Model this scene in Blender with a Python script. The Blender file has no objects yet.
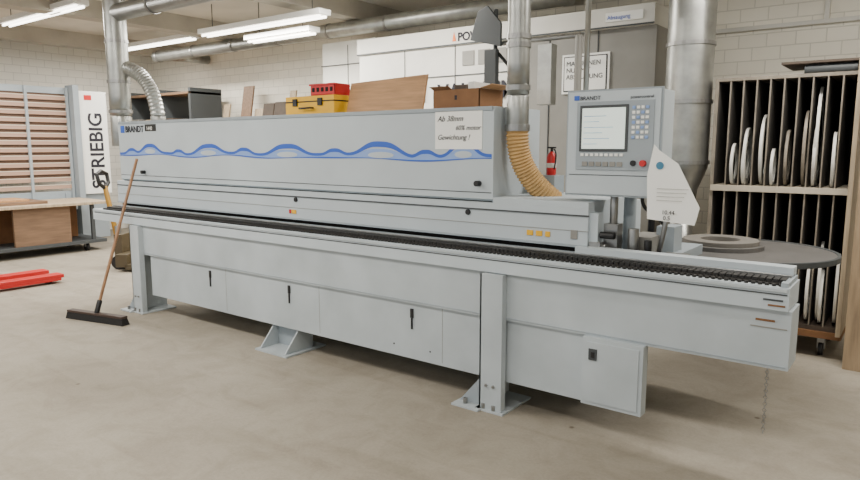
import bpy, bmesh, math, random
from mathutils import Vector, Matrix
random.seed(7)
S=bpy.context.scene; COL=S.collection
# ------------------------------------------------ materials
def lin(c): return tuple(((v/255)/12.92 if v/255<=.04045 else ((v/255+.055)/1.055)**2.4) for v in c)+(1,)
MATS={}
def mat(name,rgb,rough=.5,metal=0,noise=0,nscale=8,bump=0,emit=0,spec=.5):
    if name in MATS: return MATS[name]
    m=bpy.data.materials.new(name);m.use_nodes=True;nt=m.node_tree;b=nt.nodes['Principled BSDF']
    c=lin(rgb);b.inputs['Base Color'].default_value=c
    b.inputs['Roughness'].default_value=rough;b.inputs['Metallic'].default_value=metal
    b.inputs['Specular IOR Level'].default_value=spec
    if emit:
        b.inputs['Emission Color'].default_value=c;b.inputs['Emission Strength'].default_value=emit
    if noise or bump:
        tc=nt.nodes.new('ShaderNodeTexCoord');n=nt.nodes.new('ShaderNodeTexNoise')
        n.inputs['Scale'].default_value=nscale;n.inputs['Detail'].default_value=6
        nt.links.new(tc.outputs['Object'],n.inputs['Vector'])
        if noise:
            r=nt.nodes.new('ShaderNodeValToRGB')
            r.color_ramp.elements[0].position=.3;r.color_ramp.elements[1].position=.7
            r.color_ramp.elements[0].color=tuple(v*(1-noise) for v in c[:3])+(1,)
            r.color_ramp.elements[1].color=tuple(min(1,v*(1+noise*.5)) for v in c[:3])+(1,)
            nt.links.new(n.outputs['Fac'],r.inputs['Fac']);nt.links.new(r.outputs['Color'],b.inputs['Base Color'])
        if bump:
            bp=nt.nodes.new('ShaderNodeBump');bp.inputs['Strength'].default_value=bump;bp.inputs['Distance'].default_value=.01
            nt.links.new(n.outputs['Fac'],bp.inputs['Height']);nt.links.new(bp.outputs['Normal'],b.inputs['Normal'])
    MATS[name]=m;return m
def wood(name,rgb,axis=0,s=1):
    if name in MATS: return MATS[name]
    m=mat(name,rgb,.55);nt=m.node_tree;b=nt.nodes['Principled BSDF'];c=lin(rgb)
    tc=nt.nodes.new('ShaderNodeTexCoord');mp=nt.nodes.new('ShaderNodeMapping');n=nt.nodes.new('ShaderNodeTexNoise')
    sc=[12*s]*3;sc[axis]=1.2*s;mp.inputs['Scale'].default_value=sc
    n.inputs['Scale'].default_value=3;n.inputs['Detail'].default_value=5
    r=nt.nodes.new('ShaderNodeValToRGB');r.color_ramp.elements[0].position=.3;r.color_ramp.elements[1].position=.7
    r.color_ramp.elements[0].color=tuple(v*.72 for v in c[:3])+(1,);r.color_ramp.elements[1].color=tuple(min(1,v*1.15) for v in c[:3])+(1,)
    nt.links.new(tc.outputs['Object'],mp.inputs[0]);nt.links.new(mp.outputs[0],n.inputs['Vector'])
    nt.links.new(n.outputs['Fac'],r.inputs['Fac']);nt.links.new(r.outputs['Color'],b.inputs['Base Color'])
    return m
GREY=mat('machine_paint',(184,193,198),.52,noise=.08,nscale=2,spec=.4)
GREY2=mat('machine_paint_dark',(152,161,167),.52,noise=.08,nscale=3,spec=.4)
BASE=mat('base_paint',(177,185,189),.56,noise=.13,nscale=3,spec=.4)
SEAM=mat('seam_dark',(62,66,68),.6)
BLK=mat('black_plastic',(18,18,20),.5)
RUB=mat('rubber_chain',(34,33,32),.7,noise=.3,nscale=60)
STEEL=mat('bare_steel',(150,150,148),.35,.85,noise=.15,nscale=15)
GALV=mat('galvanised',(165,166,162),.36,.85,noise=.22,nscale=9)
DISCM=mat('disc_steel',(104,102,100),.5,.3,noise=.15,nscale=6)
BLUE=mat('wave_blue',(44,88,186),.45)
LBLUE=mat('wave_light_blue',(132,160,212),.45)
WHITE=mat('white_paper',(240,240,235),.7)
INK=mat('ink',(30,30,40),.7)
HOSE=mat('tan_hose',(186,150,96),.6,noise=.15,nscale=20)
SCR=mat('screen_glow',(222,234,226),.3,emit=.5)
REDM=mat('red_paint',(190,30,30),.4)
YEL=mat('yellow_paint',(228,174,20),.45)
CARD=mat('cardboard',(128,90,58),.8,noise=.15,nscale=10)
PLY=wood('plywood',(186,142,98),0)
BRN=wood('brown_board',(120,94,72),1)
MDF=mat('mdf',(80,68,58),.7,noise=.2,nscale=12)
PALE=wood('pale_wood',(176,158,132),2)
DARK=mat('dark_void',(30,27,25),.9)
ROLL=mat('edging_roll',(222,220,212),.5)
OFFW=mat('offwhite_panel',(210,208,200),.55,noise=.08,nscale=3)
CABG=mat('cabinet_grey',(138,136,130),.6,noise=.12,nscale=3)
TUBE=mat('fluorescent_tube',(255,250,238),.4,emit=7)
FIX=mat('fixture_white',(228,228,224),.5)
CONC=mat('beam_concrete',(172,167,156),.85,noise=.15,nscale=3)
# ------------------------------------------------ builder
class O:
    def __init__(s,name,bevel=.003,smooth=True):
        s.name=name;s.bm=bmesh.new();s.mats=[];s.bevel=bevel;s.kids=[]
    def mi(s,m):
        if m not in s.mats:s.mats.append(m)
        return s.mats.index(m)
    def hexa(s,b,t,m):
        k=s.mi(m);B=[s.bm.verts.new(v) for v in b];T=[s.bm.verts.new(v) for v in t];n=len(b)
        fs=[s.bm.faces.new(B[::-1]),s.bm.faces.new(T)]
        for i in range(n): fs.append(s.bm.faces.new([B[i],B[(i+1)%n],T[(i+1)%n],T[i]]))
        for f in fs:f.material_index=k
    def box(s,x0,x1,y0,y1,z0,z1,m,rot=0):
        c=Vector(((x0+x1)/2,(y0+y1)/2,0));R=Matrix.Rotation(rot,3,'Z')
        q=[R@(Vector((x,y,0))-c)+c for x,y in((x0,y0),(x1,y0),(x1,y1),(x0,y1))]
        s.hexa([(v.x,v.y,z0) for v in q],[(v.x,v.y,z1) for v in q],m)
    def prism(s,pts,off,m):
        off=Vector(off);s.hexa([Vector(p) for p in pts],[Vector(p)+off for p in pts],m)
    def tube(s,path,r,m,n=16,caps=True,rib=0):
        k=s.mi(m);P=[Vector(p) for p in path];rings=[]
        up=None
        for i,p in enumerate(P):
            d=(P[min(i+1,len(P)-1)]-P[max(i-1,0)]).normalized()
            if up is None: up=Vector((0,0,1)) if abs(d.z)<.9 else Vector((1,0,0))
            a=d.cross(up).normalized();b=a.cross(d).normalized();up=b
            rr=(r[i] if isinstance(r,(list,tuple)) else r)+(rib if i%2 else 0)
            rings.append([s.bm.verts.new(p+a*rr*math.cos(2*math.pi*j/n)+b*rr*math.sin(2*math.pi*j/n)) for j in range(n)])
        for A,B in zip(rings,rings[1:]):
            for j in range(n):
                f=s.bm.faces.new([A[j],A[(j+1)%n],B[(j+1)%n],B[j]]);f.material_index=k;f.smooth=not rib
        if caps:
            for q in(rings[0][::-1],rings[-1]): s.bm.faces.new(q).material_index=k
    def ring(s,c,ax,ro,ri,h,m,n=40):
        k=s.mi(m);c=Vector(c);ax=Vector(ax).normalized();a=ax.orthogonal().normalized();b=ax.cross(a)
        def rg(r,o): return [s.bm.verts.new(c+ax*o+a*r*math.cos(2*math.pi*j/n)+b*r*math.sin(2*math.pi*j/n)) for j in range(n)]
        A,B,C,D=rg(ro,-h/2),rg(ro,h/2),rg(ri,h/2),rg(ri,-h/2)
        for P,Q in((A,B),(B,C),(C,D),(D,A)):
            for j in range(n):
                f=s.bm.faces.new([P[j],P[(j+1)%n],Q[(j+1)%n],Q[j]]);f.material_index=k
    def text(s,body,x,y,z,size,m,rot=(math.pi/2,0,0),name='lettering',shear=0,bold=0,maxw=0):
        c=bpy.data.curves.new(name,'FONT');c.body=body;c.size=size;c.extrude=.0008;c.shear=shear;c.offset=bold
        o=bpy.data.objects.new(name,c);COL.objects.link(o);bpy.context.view_layer.update()
        if maxw and o.dimensions.x>maxw: o.scale=(maxw/o.dimensions.x,)*2+(1,)
        o.location=(x,y,z);o.rotation_euler=rot
        bpy.context.view_layer.update()
        me=bpy.data.meshes.new_from_object(o.evaluated_get(bpy.context.evaluated_depsgraph_get()))
        me.transform(o.matrix_world);me.materials.clear();me.materials.append(m)
        bpy.data.objects.remove(o);s.kids.append((name,me))
    def done(s,smooth=True):
        bm=s.bm;bmesh.ops.recalc_face_normals(bm,faces=bm.faces[:])
        xs=[v.co for v in bm.verts]
        org=Vector(((min(v.x for v in xs)+max(v.x for v in xs))/2,(min(v.y for v in xs)+max(v.y for v in xs))/2,min(v.z for v in xs)))
        bmesh.ops.translate(bm,verts=bm.verts[:],vec=-org)
        me=bpy.data.meshes.new(s.name);bm.to_mesh(me);bm.free()
        for m in s.mats: me.materials.append(m)
        o=bpy.data.objects.new(s.name,me);COL.objects.link(o);o.location=org
        if s.bevel:
            b=o.modifiers.new('bevel','BEVEL');b.width=s.bevel;b.segments=2;b.limit_method='ANGLE';b.angle_limit=math.radians(50)
        for n,km in s.kids:
            km.transform(Matrix.Translation(-org));k=bpy.data.objects.new(n,km);COL.objects.link(k);k.parent=o
        return o
def bez(p0,p1,p2,p3,n=24):
    p0,p1,p2,p3=map(Vector,(p0,p1,p2,p3));return [p0*(1-t)**3+p1*3*t*(1-t)**2+p2*3*t*t*(1-t)+p3*t**3 for t in [i/n for i in range(n+1)]]
def straight(a,b,n):
    a,b=Vector(a),Vector(b);return [a.lerp(b,i/n) for i in range(n+1)]
# ------------------------------------------------ room
BACK=7.2;LEFT=-12.2;CEIL=3.35;CT=CEIL-.006
def wallmat(name,base,horiz):
    m=bpy.data.materials.new(name);m.use_nodes=True;nt=m.node_tree;b=nt.nodes['Principled BSDF'];b.inputs['Roughness'].default_value=.8
    tc=nt.nodes.new('ShaderNodeTexCoord');sp=nt.nodes.new('ShaderNodeSeparateXYZ');cb=nt.nodes.new('ShaderNodeCombineXYZ')
    nt.links.new(tc.outputs['Object'],sp.inputs[0]);nt.links.new(sp.outputs[horiz],cb.inputs[0]);nt.links.new(sp.outputs[2],cb.inputs[1])
    br=nt.nodes.new('ShaderNodeTexBrick');br.inputs['Scale'].default_value=1;br.inputs['Brick Width'].default_value=.25;br.inputs['Row Height'].default_value=.125
    br.inputs['Mortar Size'].default_value=.006;br.inputs['Mortar Smooth'].default_value=.4
    c=lin(base);br.inputs['Color1'].default_value=c;br.inputs['Color2'].default_value=tuple(v*.95 for v in c[:3])+(1,);br.inputs['Mortar'].default_value=tuple(v*.76 for v in c[:3])+(1,)
    nt.links.new(cb.outputs[0],br.inputs['Vector']);nt.links.new(br.outputs['Color'],b.inputs['Base Color'])
    bp=nt.nodes.new('ShaderNodeBump');bp.inputs['Strength'].default_value=.4;bp.inputs['Distance'].default_value=.01;bp.invert=True
    nt.links.new(br.outputs['Fac'],bp.inputs['Height']);nt.links.new(bp.outputs['Normal'],b.inputs['Normal']);return m
def floormat():
    m=bpy.data.materials.new('concrete_floor');m.use_nodes=True;nt=m.node_tree;b=nt.nodes['Principled BSDF']
    tc=nt.nodes.new('ShaderNodeTexCoord')
    def N(s,d,ro=.55,dist=0):
        n=nt.nodes.new('ShaderNodeTexNoise');n.inputs['Scale'].default_value=s;n.inputs['Detail'].default_value=d;n.inputs['Roughness'].default_value=ro;n.inputs['Distortion'].default_value=dist
        nt.links.new(tc.outputs['Object'],n.inputs['Vector']);return n
    def ramp(src,p0,c0,p1,c1):
        r=nt.nodes.new('ShaderNodeValToRGB');e=r.color_ramp.elements;e[0].position=p0;e[0].color=c0;e[1].position=p1;e[1].color=c1
        nt.links.new(src,r.inputs['Fac']);return r.outputs[0]
    def mul(a,c):
        x=nt.nodes.new('ShaderNodeMix');x.data_type='RGBA';x.blend_type='MULTIPLY';x.inputs[0].default_value=1
        nt.links.new(a,x.inputs[6]);nt.links.new(c,x.inputs[7]);return x.outputs[2]
    W=(1,1,1,1)
    c=ramp(N(.6,8,.55,.3).outputs['Fac'],.3,lin((142,135,122)),.7,lin((164,157,144)))
    c=mul(c,ramp(N(4,12,.72,.8).outputs['Fac'],.36,(.86,.85,.84,1),.56,W))
    c=mul(c,ramp(N(60,4,.7).outputs['Fac'],.3,(.90,.89,.88,1),.6,W))
    v=nt.nodes.new('ShaderNodeTexVoronoi');v.inputs['Scale'].default_value=2.3;nt.links.new(tc.outputs['Object'],v.inputs['Vector'])
    c=mul(c,ramp(v.outputs['Distance'],.02,(.5,.46,.42,1),.045,W))
    v=nt.nodes.new('ShaderNodeTexVoronoi');v.inputs['Scale'].default_value=1.7;mpv=nt.nodes.new('ShaderNodeMapping');mpv.inputs['Location'].default_value=(3.3,1.7,0);nt.links.new(tc.outputs['Object'],mpv.inputs[0]);nt.links.new(mpv.outputs[0],v.inputs['Vector'])
    c=mul(c,ramp(v.outputs['Distance'],.012,(1.25,1.25,1.22,1),.03,W))
    mp0=nt.nodes.new('ShaderNodeMapping');mp0.inputs['Scale'].default_value=(.5,4,1);mp0.inputs['Rotation'].default_value=(0,0,.3);nt.links.new(tc.outputs['Object'],mp0.inputs[0])
    n=nt.nodes.new('ShaderNodeTexNoise');n.inputs['Scale'].default_value=1.3;n.inputs['Detail'].default_value=9;n.inputs['Distortion'].default_value=.6;nt.links.new(mp0.outputs[0],n.inputs['Vector'])
    c=mul(c,ramp(n.outputs['Fac'],.33,(.90,.89,.88,1),.45,W))
    nt.links.new(c,b.inputs['Base Color']);b.inputs['Roughness'].default_value=.8;b.inputs['Specular IOR Level'].default_value=.2
    return m
def slab(name,x0,x1,y0,y1,z0,z1,m):
    me=bpy.data.meshes.new(name);bm=bmesh.new();bmesh.ops.create_cube(bm,size=1)
    for v in bm.verts: v.co=Vector(((x0,x1)[v.co.x>0],(y0,y1)[v.co.y>0],(z0,z1)[v.co.z>0]))
    bm.to_mesh(me);bm.free();me.materials.append(m);o=bpy.data.objects.new(name,me);COL.objects.link(o);return o
slab('floor',LEFT-.2,5,-4,BACK+.2,-.1,0,floormat())
slab('wall_back',LEFT-.2,5,BACK,BACK+.2,0,CEIL,wallmat('painted_brick_back',(238,233,219),0))
slab('wall_left',LEFT-.2,LEFT,-4,BACK,0,CEIL,wallmat('painted_brick_left',(242,238,227),1))
slab('wall_right',5,5.2,-4,BACK+.2,0,CEIL,wallmat('painted_brick_right',(230,225,210),1))
slab('ceiling',LEFT-.2,5.2,-4,BACK+.2,CEIL,CEIL+.15,mat('ceiling_paint',(212,207,196),.85,noise=.1,nscale=2))
for i,x in enumerate((-11.2,-8.6,-6.0,-3.4)):
    slab('trim_%d'%(i+1),x-.12,x+.12,-4,BACK,CEIL-.22,CEIL,CONC)
# ------------------------------------------------ EDGE BANDER
E=O('edge_banding_machine',.004)
XR=-.435
E.box(-6.61,XR-.012,3.19,3.45,.83,.935,GREY)
E.box(-5.78,XR,3.215,3.42,.555,.826,BASE)
E.box(-6.6,XR-.02,3.183,3.19,.915,.93,BASE)
E.box(-6.58,XR-.02,3.187,3.195,.900,.906,SEAM)
E.box(-5.75,XR-.01,3.21,3.216,.568,.572,GREY2)
# skirt
E.box(-5.68,-1.40,3.235,3.27,.18,.56,BASE)
E.box(-5.66,-1.42,3.27,4.25,.24,.93,GREY2)
for x in(-4.55,-3.45,-2.35): E.box(x-.0015,x+.0015,3.2335,3.24,.2,.56,CABG)
for x in(-4.76,-3.77,-2.59):
    E.box(x-.011,x+.011,3.225,3.236,.455,.515,BLK);E.box(x-.004,x+.004,3.224,3.236,.38,.455,BLK)
for x in(-2.45,-2.75): E.box(x,x+.010,3.2325,3.236,.25,.26,BLK)
# switch cabinet
E.box(-1.395,-1.07,3.18,3.25,.19,.556,BASE);E.box(-1.375,-1.09,3.174,3.182,.21,.535,BASE)
E.box(-1.355,-1.31,3.168,3.176,.44,.50,SEAM);E.box(-1.34,-1.322,3.164,3.17,.455,.485,BLK)
# legs
for x0 in(-5.90,-2.03):
    E.box(x0,x0+.15,3.165,3.215,0.012,.825,BASE);E.box(x0,x0+.012,3.165,3.5,.012,.825,BASE)
    E.box(x0-.02,x0+.17,3.15,3.5,0,.012,BASE)
    E.prism([(x0-.16,3.20,.012),(x0,3.20,.012),(x0,3.20,.2)],(0,.012,0),GREY2)
    E.prism([(x0-.16,3.38,.012),(x0,3.38,.012),(x0,3.38,.2)],(0,.012,0),GREY2)
    E.box(x0-.17,x0+.02,3.12,3.42,0,.012,BASE)
    for dx in(-.1,.03,.1): E.tube([(x0+dx,3.15+.02,.012),(x0+dx,3.17,.045)],.014,STEEL,8)
    E.tube([(x0+.1,3.155,.16),(x0+.1,3.17,.16)],.009,STEEL,8);E.tube([(x0+.05,3.155,.16),(x0+.05,3.17,.16)],.009,STEEL,8)
# centre foot
x=-4.0
E.box(x-.03,x+.33,3.1,3.5,0,.014,BASE)
for dx in(0,.28): E.prism([(x+dx,3.12,.014),(x+dx,3.4,.014),(x+dx,3.4,.22),(x+dx,3.3,.22)],(.012,0,0),BASE)
E.box(x,x+.29,3.3,3.31,.014,.24,GREY2)
for q in(-5.2,-2.0,-3.9): E.box(q,q+.2,4.0,4.2,0,.25,BASE)
# chain track
E.box(-6.5,XR-.03,3.235,3.42,.935,.945,DARK)
n=210
for i in range(n):
    x=-6.45+i*(5.98/n);E.box(x,x+.023,3.25,3.33,.945,.960,RUB)
    E.tube([(x+.012,3.214,.935),(x+.012,3.214,.946)],.010,RUB,6)
E.box(-6.5,XR-.03,3.34,3.352,.935,.966,STEEL);E.box(-6.5,XR-.03,3.38,3.425,.935,.962,GREY2)
E.box(-1.55,XR-.03,3.39,3.47,.955,.995,GREY);E.box(XR-.05,XR-.02,3.2,3.45,.935,.955,GREY2)
for x0,x1,z0,z1,m in((-.55,-.47,.872,.88,SEAM),(-.53,-.46,.848,.856,CARD),(-.60,-.45,.74,.746,CABG),(-.58,-.50,.77,.78,CARD)):
    y=3.186 if z0>.83 else 3.212
    E.box(x0,x1,y,y+.004,z0,z1,m)
# lower hood body
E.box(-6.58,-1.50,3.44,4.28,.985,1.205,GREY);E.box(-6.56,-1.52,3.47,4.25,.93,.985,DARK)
E.box(-2.12,-1.50,3.44,4.1,1.205,1.24,GREY)
E.box(-6.57,-1.495,3.432,3.442,1.16,1.168,SEAM);E.box(-6.57,-1.495,3.425,3.442,.985,.998,GREY2)
E.box(-6.57,-1.495,3.436,3.442,1.075,1.078,CABG)
for x,w in((-3.95,.05),(-3.98,.02),(-1.88,.04),(-1.82,.04),(-1.76,.03)):
    E.box(x,x+w,3.434,3.441,1.03,1.06,YEL if w!=.02 else REDM)
E.box(-1.60,-1.56,3.434,3.441,1.03,1.08,CABG)
# main hood
HF=3.47
E.prism([(-6.55,HF,1.225),(-6.55,HF,1.76),(-6.55,HF+.03,1.79),(-6.55,4.06,1.79),(-6.55,4.06,1.205),(-6.55,HF+.03,1.205)],(4.41,0,0),GREY)
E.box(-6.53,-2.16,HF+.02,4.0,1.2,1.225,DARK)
E.box(-6.54,-2.15,HF-.004,HF+.01,1.765,1.79,GREY2);E.box(-6.54,-2.15,HF-.003,HF+.004,1.262,1.267,SEAM)
for x,z in((-3.9,1.14),(-2.3,1.14),(-2.24,1.32),(-6.1,1.3)):
    E.tube([(x,3.43,z),(x,3.475,z)],.018,BLK,14)
# wave
def hump(x): return sum(h*math.exp(-(abs((x-c)/w))**3) for c,w,h in H)
H=[(-6.32,.09,.035),(-5.98,.15,.065),(-5.5,.08,.03),(-5.05,.19,.07),(-4.55,.10,.035),(-4.02,.20,.075),(-3.5,.09,.03),(-3.05,.20,.085),(-2.66,.08,.035),(-2.36,.11,.075)]
bz=lambda x:1.472+.008*math.sin(x*5)
def ribbon(fz0,fz1,x0,x1,y,m,n=300):
    k=E.mi(m);pa=None
    for i in range(n+1):
        x=x0+(x1-x0)*i/n;a=E.bm.verts.new((x,y,fz0(x)));b=E.bm.verts.new((x,y,fz1(x)))
        if pa: E.bm.faces.new([pa,a,b,pb]).material_index=k
        pa,pb=a,b
ribbon(lambda x:bz(x)-.008-.004*math.sin(x*7),lambda x:bz(x)+.012+hump(x)*.6,-6.54,-2.15,HF-.0015,LBLUE)
ribbon(lambda x:bz(x)+.002+hump(x)*.86,lambda x:bz(x)+.022+hump(x)*1.08,-6.54,-2.15,HF-.0030,BLUE)
ribbon(lambda x:bz(x)-.013-.006*math.sin(x*7+1),lambda x:bz(x)-.005-.004*math.sin(x*7+.6),-6.54,-2.15,HF-.0030,BLUE)
for c,w,h in H[1::2]:
    k=E.mi(GREY);E.bm.faces.new([E.bm.verts.new((c+w*.6*math.cos(t*math.pi/8),HF-.0036,bz(c)+.020+.022*math.sin(t*math.pi/8))) for t in range(16)]).material_index=k
E.box(-6.50,-6.43,HF-.004,HF,1.68,1.75,BLUE)
E.text('BRANDT',-6.41,HF-.004,1.685,.085,INK,bold=.002)
E.box(-6.05,-5.86,HF-.004,HF,1.69,1.755,BLK)
E.text('1440',-6.02,HF-.006,1.70,.05,WHITE)
# note sheet
E.box(-2.58,-2.22,HF-.004,HF-.001,1.53,1.77,WHITE)
E.text('Ab 38mm',-2.56,HF-.006,1.705,.05,INK,shear=.3,maxw=.2);E.text('60% motor',-2.42,HF-.006,1.65,.045,INK,shear=.3,maxw=.19);E.text('Gewichtung !',-2.56,HF-.006,1.59,.046,INK,shear=.3,maxw=.27)
# inlet stubs and hose sections fixed to the machine
E.tube([(-6.72,3.6,1.55),(-6.72,3.6,1.85)],.103,GALV,28);E.tube([(-6.72,3.6,1.62),(-6.55,3.6,1.62)],.06,GALV,20);E.tube([(-6.40,3.82,1.77),(-6.40,3.82,1.85)],.074,GALV,20)
E.tube([(-2.05,3.6,1.64),(-2.05,3.6,1.85)],.068,GALV,28);E.ring((-2.05,3.6,1.66),(0,0,1),.077,.066,.04,STEEL,28)
E.tube(bez((-2.05,3.6,1.65),(-2.05,3.6,1.45),(-2.0,3.66,1.33),(-1.88,3.80,1.20),52),.062,HOSE,24,rib=.010)
E.box(-2.05,-1.93,3.88,4.02,1.24,1.36,GREY2)
# infeed units right of hood
E.box(-1.48,-1.08,3.5,4.2,.80,.955,GREY2);E.box(-1.5,-.75,3.47,3.62,.93,.965,DARK)
E.box(-1.44,-1.36,3.52,3.60,.96,1.12,STEEL);E.tube([(-1.40,3.56,1.10),(-1.40,3.56,1.28)],.022,STEEL)
E.box(-1.33,-1.2,3.6,3.85,.955,1.05,CABG);E.tube([(-1.28,3.55,.96),(-1.28,3.55,1.10)],.03,STEEL)
E.tube([(-1.2,3.56,.96),(-1.2,3.56,1.04)],.02,BLK);E.tube([(-1.48,3.50,1.0),(-1.40,3.47,1.0)],.012,STEEL)
E.box(-1.495,-1.43,3.45,3.5,.96,1.02,STEEL);E.box(-1.1,-.98,3.5,3.58,.955,.985,STEEL);E.tube([(-1.36,3.7,.96),(-1.36,3.7,1.3)],.035,GREY2)
E.tube(bez((-1.2,3.8,1.0),(-1.1,3.7,1.2),(-1.3,3.6,1.15),(-1.25,3.6,1.3)),.010,BLK,8)
E.box(-1.5,-1.45,3.46,3.52,1.02,1.18,GREY);E.tube([(-1.16,3.62,.96),(-1.12,3.6,1.16)],.014,STEEL,8);E.tube([(-1.30,3.9,.95),(-1.30,3.9,1.2)],.02,BLK,8)
E.box(-1.22,-1.12,3.75,3.9,.955,1.10,GREY2);E.tube([(-1.44,3.48,1.06),(-1.36,3.48,1.06)],.02,BLK,12)
# turntable arm
E.box(-1.45,-1.0,4.0,4.12,.76,.85,GREY2);E.box(-1.1,-.9,4.0,4.55,.78,.855,GREY2)
# control terminal
E.box(-1.655,-1.14,3.50,3.70,1.285,1.845,GREY)
E.box(-1.665,-1.13,3.485,3.502,1.275,1.855,GREY2)
E.box(-1.655,-1.14,3.478,3.487,1.285,1.845,GREY)
E.box(-1.60,-1.17,3.472,3.480,1.42,1.79,GREY2)
E.box(-1.580,-1.305,3.467,3.474,1.52,1.77,SEAM);E.box(-1.565,-1.32,3.464,3.468,1.535,1.755,SCR)
for a in range(6): E.box(-1.555,-1.555+(.08,.15,.11,.17,.09,.13)[a],3.463,3.465,1.56+a*.03,1.563+a*.03,LBLUE)
for a in range(4):
    for b in range(7):
        E.box(-1.285+a*.024,-1.269+a*.024,3.466,3.474,1.745-b*.026,1.760-b*.026,WHITE if (a+b)%3 else LBLUE)
for a in range(9): E.box(-1.57+a*.028,-1.552+a*.028,3.466,3.474,1.495,1.51,WHITE)
for a in range(6): E.box(-1.56+a*.04,-1.53+a*.04,3.466,3.474,1.44,1.465,CABG)
E.tube([(-1.215,3.475,1.46),(-1.215,3.45,1.46)],.017,REDM);E.tube([(-1.27,3.475,1.46),(-1.27,3.46,1.46)],.015,BLK)
E.box(-1.62,-1.59,3.473,3.479,1.80,1.825,BLUE);E.text('BRANDT',-1.585,3.474,1.80,.03,INK);E.text('powercontrol',-1.30,3.474,1.80,.022,INK)
E.box(-1.64,-1.15,3.475,3.479,1.39,1.394,SEAM)
E.done()
D=O('cable_conduit',0);D.tube([(-1.61,3.6,1.857),(-1.61,3.6,CT)],.016,GALV,10);D.ring((-1.61,3.6,2.4),(0,0,1),.022,.015,.03,STEEL,12);D.done()
# hanging sheet on terminal
P=O('hanging_paper_sheet',0)
P.prism([(-1.175,3.45,1.17),(-.935,3.46,1.15),(-.915,3.46,1.24),(-1.03,3.455,1.46),(-1.13,3.45,1.53),(-1.155,3.45,1.56),(-1.185,3.45,1.40)],(0,.002,0),WHITE)
P.tube([(-1.12,3.449,1.45),(-1.12,3.446,1.45)],.02,mat('teal_dot',(60,120,150)),16)
P.text('10.44\n 0.5',-1.10,3.447,1.2,.03,INK)
for i in range(4): P.box(-1.13,-1.0+.01*i,3.4475,3.449,1.27+i*.02,1.272+i*.02,CABG)
P.done()
# turntable
T=O('edging_turntable',.003);c=(-.92,4.52);z=.885
T.tube([(c[0],c[1],z-.01),(c[0],c[1],z+.012)],.53,DISCM,64);T.ring((c[0],c[1],z),(0,0,1),.54,.52,.035,SEAM,64)
T.tube([(c[0],c[1],z+.01),(c[0],c[1],z+.05)],.05,STEEL);T.tube([(c[0],c[1],z-.028),(c[0],c[1],z)],.08,SEAM)
T.ring((c[0]-.14,c[1]+.02,z+.04),(0,0,1),.23,.12,.055,mat('tape_reel',(112,108,102),.6),48);T.ring((c[0]-.14,c[1]+.02,z+.025),(0,0,1),.26,.23,.03,DISCM,48)
T.done()
# chain
C=O('hanging_chain',0)
for i in range(22):
    ax=(1,0,0) if i%2 else (0,1,0);C.ring((-.53,3.3,.542-i*.0155),ax,.009,.006,.003,STEEL,10)
C.done()
# pipes
D=O('extraction_pipe',0)
D.tube(straight((-2.05,3.6,1.86),(-2.05,3.6,CT),8),.068,GALV,28)
for z in(1.9,2.15,2.2,2.7): D.ring((-2.05,3.6,z),(0,0,1),.075,.066,.03,STEEL,28)
D.done()
D=O('large_ventilation_duct',0)
D.tube([(-1.62,5.6,1.10),(-1.62,5.6,1.2),(-1.62,5.6,1.36),(-1.62,5.6,1.38)]+straight((-1.62,5.6,1.42),(-1.62,5.6,CT),12),[.10,.11,.17,.178]+[.18]*13,GALV,36)
for z in(1.42,1.9,2.35,2.75,3.1): D.ring((-1.62,5.6,z),(0,0,1),.190,.178,.03,STEEL,36)
D.tube([(-1.62,5.6,.004),(-1.62,5.6,1.11)],.09,GALV,24);D.done()
D=O('overhead_extraction_duct',0)
D.tube(straight((-6.72,3.6,1.86),(-6.72,3.6,CT),8),.105,GALV,28)
D.tube([(-6.72,3.6,2.88),(-2.5,3.6,2.88)],.085,GALV,24)
for z in(1.9,2.2,2.6): D.ring((-6.72,3.6,z),(0,0,1),.115,.103,.03,STEEL,28)
for x in(-6.0,-5,-4): D.ring((x,3.6,2.88),(1,0,0),.094,.083,.03,STEEL,28)
D.tube(bez((-6.70,3.62,2.35),(-6.5,3.7,2.32),(-6.42,3.8,2.2),(-6.40,3.82,1.86),44),.066,GALV,20,rib=.007)
D.done()
D=O('ceiling_ventilation_duct',0)
D.tube([(-10.5,6.3,3.03),(-3,6.3,3.03)],.09,GALV,28)
for x in(-10.4,-9.4,-8.4,-7.4,-6.4,-5.4): D.ring((x,6.3,3.03),(1,0,0),.098,.088,.03,STEEL,28)
D.tube([(-10.3,6.3,3.03),(-10.3,6.7,3.05),(-10.3,7.15,3.05)],.08,GALV,20)
D.done()
D=O('cable_trunking',.002);D.box(-1.9,3.0,BACK-.05,BACK-.002,2.66,2.70,OFFW);D.box(-.9,-.86,BACK-.05,BACK-.002,2.70,CT,OFFW);D.box(-.45,-.30,BACK-.08,BACK-.002,2.45,2.62,FIX);D.tube([(-.37,BACK-.03,2.62),(-.37,BACK-.03,2.66)],.012,OFFW,8);D.done()
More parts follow.
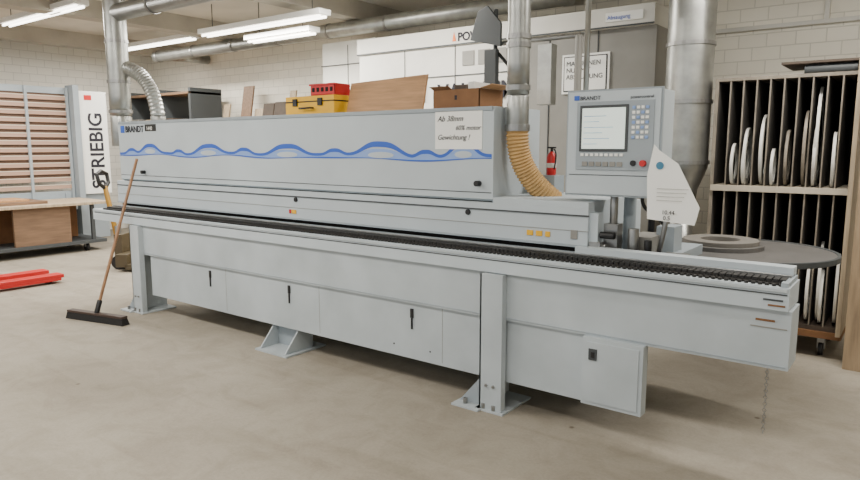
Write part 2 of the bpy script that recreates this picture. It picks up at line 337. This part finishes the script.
# ------------------------------------------------ items on hood
B=O('plywood_offcut',.002);B.prism([(-3.83,3.93,1.791),(-3.05,3.93,1.791),(-3.05,4.0,2.08),(-3.83,4.0,2.055)],(0,.02,0),PLY);B.done()
B=O('cardboard_box',.002)
B.box(-2.80,-2.42,3.74,4.04,1.791,1.80,CARD)
for a in((-2.80,-2.42,3.74,3.746),(-2.80,-2.42,4.034,4.04),(-2.80,-2.794,3.74,4.04),(-2.426,-2.42,3.74,4.04)): B.box(a[0],a[1],a[2],a[3],1.80,1.93,CARD)
B.prism([(-2.80,3.74,1.93),(-2.64,3.74,1.93),(-2.64,3.69,1.95),(-2.80,3.69,1.95)],(0,.004,0),CARD)
B.prism([(-2.42,3.75,1.93),(-2.42,4.03,1.93),(-2.33,4.03,1.95),(-2.33,3.75,1.95)],(0,0,.004),PLY)
B.box(-2.70,-2.60,3.85,3.95,1.8,1.97,MDF);B.box(-2.55,-2.50,3.8,4.0,1.8,1.98,WHITE);B.box(-2.62,-2.6,3.739,3.741,1.86,1.89,INK);B.done()
B=O('yellow_tool_case',.006)
B.box(-4.45,-3.87,3.84,4.05,1.791,1.96,YEL);B.box(-4.455,-3.865,3.835,4.055,1.91,1.92,BLK)
for x in(-4.35,-4.05): B.box(x,x+.05,3.825,3.84,1.88,1.94,BLK)
B.tube([(-4.24,3.83,1.86),(-4.24,3.80,1.86),(-4.10,3.80,1.86),(-4.10,3.83,1.86)],.008,BLK,8);B.done()
B=O('red_storage_crate',.003)
B.box(-4.16,-3.88,3.86,4.04,1.962,1.97,REDM)
for a in((-4.16,-3.88,3.86,3.868),(-4.16,-3.88,4.032,4.04),(-4.16,-4.152,3.86,4.04),(-3.888,-3.88,3.86,4.04)): B.box(*a,1.97,2.055,REDM)
B.box(-4.17,-3.87,3.85,3.86,2.04,2.055,REDM)
for i in range(5): B.box(-4.14+i*.052,-4.11+i*.052,3.856,3.861,1.99,2.025,DARK)
B.done()
B=O('fire_extinguisher',.001);B.tube([(-1.99,3.95,1.361),(-1.99,3.95,1.375),(-1.99,3.95,1.48),(-1.99,3.95,1.50),(-1.99,3.95,1.515)],[.028,.031,.031,.022,.010],REDM,20);B.tube([(-1.99,3.95,1.41),(-1.99,3.95,1.44)],.0315,OFFW,20)
B.tube([(-1.99,3.95,1.51),(-1.99,3.95,1.535)],.009,BLK,10);B.box(-2.02,-1.96,3.945,3.955,1.535,1.545,BLK);B.tube(bez((-1.97,3.94,1.53),(-1.94,3.93,1.52),(-1.945,3.92,1.45),(-1.955,3.92,1.40)),.005,BLK,8);B.done()
# ------------------------------------------------ broom
B=O('push_broom',.003)
a=Vector((-6.16,2.70,0));b=Vector((-5.50,2.86,0));d=(b-a).normalized();nrm=Vector((-d.y,d.x,0))
def bq(w,z0,z1,m,w2=None,e=0):
    w2=w2 or w
    B.hexa([(q.x,q.y,z0) for q in(a-nrm*w2-d*e,b-nrm*w2+d*e,b+nrm*w2+d*e,a+nrm*w2-d*e)],[(q.x,q.y,z1) for q in(a-nrm*w,b-nrm*w,b+nrm*w,a+nrm*w)],m)
bq(.03,.001,.06,mat('bristle',(24,22,22),.9,noise=.5,nscale=90),.04,.015);bq(.032,.06,.08,mat('dark_wood',(58,42,34),.6))
m_=(a+b)/2;top=Vector((-5.99,3.335,1.43));h0=Vector((m_.x,m_.y,.075))
B.tube([h0,h0.lerp(top,.08)],.022,BLK,12);B.tube([h0,top],.0135,wood('broom_handle_wood',(150,112,80),2),12);B.done()
# ------------------------------------------------ rack
R=O('edging_roll_rack',.002)
x0,x1,y0,y1=-1.37,-.45,5.5,6.15
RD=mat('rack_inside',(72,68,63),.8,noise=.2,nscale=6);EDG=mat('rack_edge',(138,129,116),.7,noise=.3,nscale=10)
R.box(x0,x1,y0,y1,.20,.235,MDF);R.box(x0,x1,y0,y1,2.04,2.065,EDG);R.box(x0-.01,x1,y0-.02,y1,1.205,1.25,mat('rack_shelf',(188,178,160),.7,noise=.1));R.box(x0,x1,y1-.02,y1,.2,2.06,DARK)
n=10
for i in range(n+1):
    x=x0+(x1-x0)*i/n
    for z0,z1 in((1.25,2.04),(.235,1.205)):
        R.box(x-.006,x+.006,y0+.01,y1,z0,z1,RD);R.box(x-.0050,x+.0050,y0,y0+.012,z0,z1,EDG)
R.box(x0-.02,x0,y0,y1,.2,2.065,EDG)
R.box(x1,x1+.03,y0-.12,y1+.1,.0+.2,2.14,PALE);R.box(x0-.05,x1+.03,y0-.02,y1,.15,.2,CARD)
R.box(x1-.5,x1+.3,y0+.05,y1-.1,2.142,2.16,MDF);R.tube([(x1-.35,y0+.1,2.10),(x1-.02,y0+.1,2.10)],.035,SEAM,12)
for x in(x0+.1,x1-.1):
    for y in(y0+.08,y1-.1):
        R.tube([(x-.015,y,.055),(x+.015,y,.055)],.055,BLK,20);R.box(x-.025,x+.025,y-.03,y+.03,.1,.15,STEEL);R.box(x-.028,x-.018,y-.012,y+.012,.05,.12,STEEL);R.box(x+.018,x+.028,y-.012,y+.012,.05,.12,STEEL)
sl=lambda i:x0+(x1-x0)*(i+.5)/n
for i,r,z in((1,.16,1.252),(2,.22,1.252),(2,.17,1.252),(3,.27,1.252),(4,.14,1.252),(5,.21,1.252),(6,.28,1.252),(7,.37,1.252),(7,.22,1.252),(8,.20,1.252),(7,.24,.237),(8,.30,.237),(8,.2,.237),(9,.26,.237),(2,.2,.237),(5,.25,.237),(3,.3,.237),(6,.22,.237)):
    dx=random.uniform(-.022,.022)
    R.ring((sl(i)+dx,y0-.07+r,z+r),(1,.08,0),r,r*random.uniform(.70,.84),.020,ROLL if random.random()<.8 else EDG,48)
R.done()
W=O('round_wood_template',.002)
W.prism([(-.385,5.3,0),(-.05,5.3,0),(-.05,5.3,2.05),(-.3,5.3,2.12),(-.385,5.3,1.9)],(0,.02,.0),wood('template_wood',(162,140,112),2));W.done()
# ------------------------------------------------ background enclosure
G=O('dust_extraction_unit',.006)
G.box(-5.6,-3.5,6.0,7.0,0,2.62,OFFW);G.box(-5.62,-2.05,5.98,7.05,2.62,2.8,OFFW);G.box(-3.5,-2.05,6.05,7.0,0,2.62,CABG)
G.box(-5.62,-2.05,5.975,5.98,2.62,2.635,SEAM)
G.box(-5.6,-3.5,5.99,6.0,2.3,2.31,SEAM)
for x in(-4.9,-4.2): G.box(x,x+.008,5.992,6.0,.1,2.62,SEAM)
for x in(-3.1,-2.6): G.box(x,x+.01,6.04,6.05,.1,2.62,SEAM)
for i in range(3): G.box(-4.1+i*.2,-3.95+i*.2,5.99,6.0,2.4,2.55,CABG)
G.text('POWER',-4.15,5.975,2.66,.12,INK,bold=.004);G.prism([(-4.22,5.974,2.66),(-4.17,5.974,2.66),(-4.2,5.974,2.76)],(0,.004,0),mat('orange',(230,110,30)))
G.text('VAKUUM',-4.42,5.985,2.05,.24,INK,bold=.006)
G.prism([(-4.95,5.98,2.25),(-4.6,5.98,2.25),(-4.6,5.98,2.05),(-4.7,5.98,2.05)],(0,.012,0),BLK)
G.box(-2.95,-2.47,6.03,6.045,2.05,2.42,WHITE);G.box(-2.93,-2.49,6.025,6.03,2.07,2.40,INK);G.box(-2.92,-2.50,6.02,6.025,2.08,2.39,WHITE)
G.text('MASCHINEN\nNUR MIT\nABSAUGUNG',-2.90,6.018,2.31,.062,INK,maxw=.38)
G.box(-2.5,-2.15,5.965,5.98,2.67,2.75,WHITE);G.text('Absaugung',-2.48,5.96,2.69,.05,BLUE,maxw=.30)
G.done()
G=O('white_storage_cabinet',.006);G.box(-6.65,-5.7,6.4,6.95,0,2.9,OFFW);G.box(-6.18,-6.172,6.39,6.4,.1,2.85,SEAM)
for x in(-6.24,-6.13): G.box(x,x+.02,6.37,6.4,1.9,2.1,STEEL)
G.box(-6.66,-5.69,6.38,6.4,2.6,2.61,SEAM);G.done()
G=O('fume_extraction_arm',.003)
G.tube([(-3.2,5.2,.02),(-3.2,5.2,2.75)],.02,SEAM,12);G.box(-3.35,-3.05,5.05,5.35,0,.02,SEAM)
G.prism([(-3.44,5.15,2.5),(-3.12,5.15,2.42),(-3.12,5.15,2.62),(-3.26,5.15,2.78),(-3.36,5.15,2.74)],(0,.03,0),SEAM);G.tube([(-3.2,5.2,2.4),(-3.0,5.18,2.2)],.015,BLK);G.box(-3.28,-3.16,5.14,5.2,1.95,2.4,SEAM)
G.tube([(-3.2,5.2,2.45),(-2.4,5.2,2.45)],.02,STEEL);G.tube([(-2.4,5.2,2.45),(-2.4,5.2,1.6)],.03,CABG);G.box(-2.75,-2.62,5.15,5.25,1.9,2.4,GALV);G.done()
# leaning sheets
G=O('leaning_timber_sheets',.002)
x=-9.6
cols=[PALE,MDF,PLY,DARK,OFFW,BRN,MDF,PALE,CABG]
while x<-7.15:
    w=random.uniform(.12,.35);h=random.uniform(1.9,2.6);m=random.choice(cols)
    G.prism([(x,6.5,0),(x+w,6.5,0),(x+w,6.95,h),(x,6.95,h)],(0,.03,0),m);x+=w+.02
G.done()
G=O('timber_shelf_rack',.003)
for x in(-11.7,-10.7,-9.8): G.box(x,x+.06,6.4,7.0,0,2.5,SEAM)
for z in(.6,1.2,1.8,2.4):
    G.box(-11.7,-9.74,6.4,7.0,z,z+.04,BRN)
    if z<2.3:
        for i in range(8):
            xx=-11.6+i*.22;G.box(xx,xx+.18,6.42,6.95,z+.04,z+.04+random.uniform(.08,.3),random.choice(cols))
G.done()
# ------------------------------------------------ panel saw on left
V=O('vertical_panel_saw',.004)
X=-11.0
V.box(X-.08,X-.02,2.2,5.05,2.36,2.46,GREY2);V.box(X-.08,X-.02,2.2,5.05,.72,.84,GREY2);V.box(X-.1,X-.04,2.2,5.05,1.0,2.36,mat('saw_backing',(100,80,68),.8))
SL=mat('saw_slat',(170,140,122),.6);SL2=mat('saw_slat_pale',(204,190,172),.6)
for i in range(13):
    z=.88+i*.115;V.box(X-.04,X,2.2,5.02,z,z+.055,SL);V.box(X-.04,X+.004,2.2,5.02,z+.055,z+.068,SL2)
for y in(2.3,3.1,3.9,4.4,5.0): V.box(X-.02,X+.02,y,y+.04,.3,2.46,GREY2)
for y in(2.4,4.9): V.box(X-.5,X+.15,y,y+.08,0,.08,GREY2);V.box(X-.1,X,y,y+.08,.08,.8,GREY2)
V.box(X-.1,X+.16,5.05,5.14,.05,2.5,GREY2)
V.box(X+.05,X+.1,5.14,5.60,.78,2.42,WHITE)
V.box(X-.05,X+.05,5.16,5.55,.05,2.40,GREY2)
V.text('STRIEBIG',X+.104,5.50,.86,.31,INK,rot=(math.pi/2,-math.pi/2,math.pi/2),bold=.006,maxw=1.34)
V.box(X+.1,X+.106,5.24,5.36,2.28,2.36,REDM)
V.box(X-.1,X+.15,2.2,5.0,.55,.7,GREY2)
V.done()
G=O('brown_panel_cart',.004)
G.box(-10.8,-9.8,3.0,5.0,.70,.74,PALE);G.box(-10.7,-9.88,3.1,4.95,.12,.17,SEAM);G.box(-9.95,-9.9,3.7,4.45,.17,.70,BRN);G.box(-10.5,-10.46,3.2,4.8,.17,.70,CARD)
for y in(3.2,4.75):
    for xx in(-10.7,-9.95): G.box(xx,xx+.05,y,y+.05,.16,.70,SEAM)
for x in(-10.6,-10.0):
    for y in(3.3,4.7): G.tube([(x,y-.02,.06),(x,y+.02,.06)],.06,BLK,16);G.box(x-.02,x+.02,y-.03,y+.03,.06,.12,STEEL)
G.box(-10.7,-10.0,3.1,4.2,.74,.78,BRN);G.box(-10.6,-10.1,3.1,4.0,.78,.81,PLY);G.done()
def truck(name,loc,rot,m,hm,gm=BLK):
    G=O(name,.004)
    for y in(-.27,.11):
        G.box(0,1.15,y,y+.16,.06,.10,m);G.box(0,1.12,y,y+.012,.03,.06,m);G.box(0,1.12,y+.148,y+.16,.03,.06,m);G.tube([(1.0,y+.04,.04),(1.0,y+.12,.04)],.04,BLK,14)
    G.box(-.12,.03,-.27,.27,.06,.22,m);G.box(-.2,-.1,-.12,.12,.1,.45,m);G.tube([(-.18,-.09,.09),(-.18,.09,.09)],.09,BLK,20)
    G.tube([(-.2,0,.3),(-.33,0,1.05)],.03,hm,12)
    G.tube([(-.33,0,1.02),(-.34,-.11,1.09),(-.36,-.12,1.20),(-.37,0,1.24),(-.36,.12,1.20),(-.34,.11,1.09),(-.33,0,1.02)],.024,gm,10);G.tube([(-.2,0,.2),(-.2,0,.55)],.04,STEEL,14)
    o=G.done();R_=Matrix.Rotation(rot,4,'Z');base=o.location.copy();o.matrix_world=Matrix.Translation(loc)@R_@Matrix.Translation(base);return o
truck('pallet_truck',(-8.1,2.25,0),math.radians(90),REDM,REDM)
truck('pallet_truck.001',(-8.02,4.36,0),math.radians(35),mat('truck_dark',(74,64,44),.5),mat('truck_handle',(150,112,30),.5))
# fixtures + lights
def light(x0,x1,y,z,power):
    G=O('fluorescent_light_fixture' ,.004);G.box(x0,x1,y-.09,y+.09,z+.03,z+.09,FIX)
    for dy in(-.04,.04): G.tube([(x0+.03,y+dy,z+.012),(x1-.03,y+dy,z+.012)],.014,TUBE,10)
    for x in(x0+.2,x1-.2): G.tube([(x,y,z+.09),(x,y,CT)],.006,SEAM,6)
    o=G.done()
    l=bpy.data.lights.new('tube_light','AREA');l.shape='RECTANGLE';l.size=x1-x0;l.size_y=.18;l.energy=power;l.color=(1,.955,.88)
    lo=bpy.data.objects.new('tube_light',l);COL.objects.link(lo);lo.parent=o;lo.location=Vector(((x0+x1)/2,y,z-.01))-o.location
light(-10,-7.9,3.85,3.12,140);light(-7.7,-5.45,5.3,2.95,115);light(-7.1,-5.9,5.56,2.85,30);light(-10.9,-8.8,5.9,3.1,85)
light(-5.2,-3.7,4.9,3.2,100);light(-9.5,-6.5,1.0,3.15,150);light(-5.6,-3.7,1.2,3.15,95);light(-2.6,-.4,.6,3.15,60);light(-1.3,1.0,4.6,3.2,95);light(-.5,2.5,2.4,3.2,40);light(-5,-3.7,-2,3.15,75)
w=bpy.data.worlds.new('world');S.world=w;w.use_nodes=True;w.node_tree.nodes['Background'].inputs[0].default_value=(.90,.95,1,1);w.node_tree.nodes['Background'].inputs[1].default_value=1.0
# camera
cd=bpy.data.cameras.new('camera');cd.sensor_width=36;cd.lens=660/860*36;co=bpy.data.objects.new('camera',cd);COL.objects.link(co)
co.location=(0,0,1.55);co.rotation_euler=(math.radians(90-8.1),0,math.radians(37.1));S.camera=co
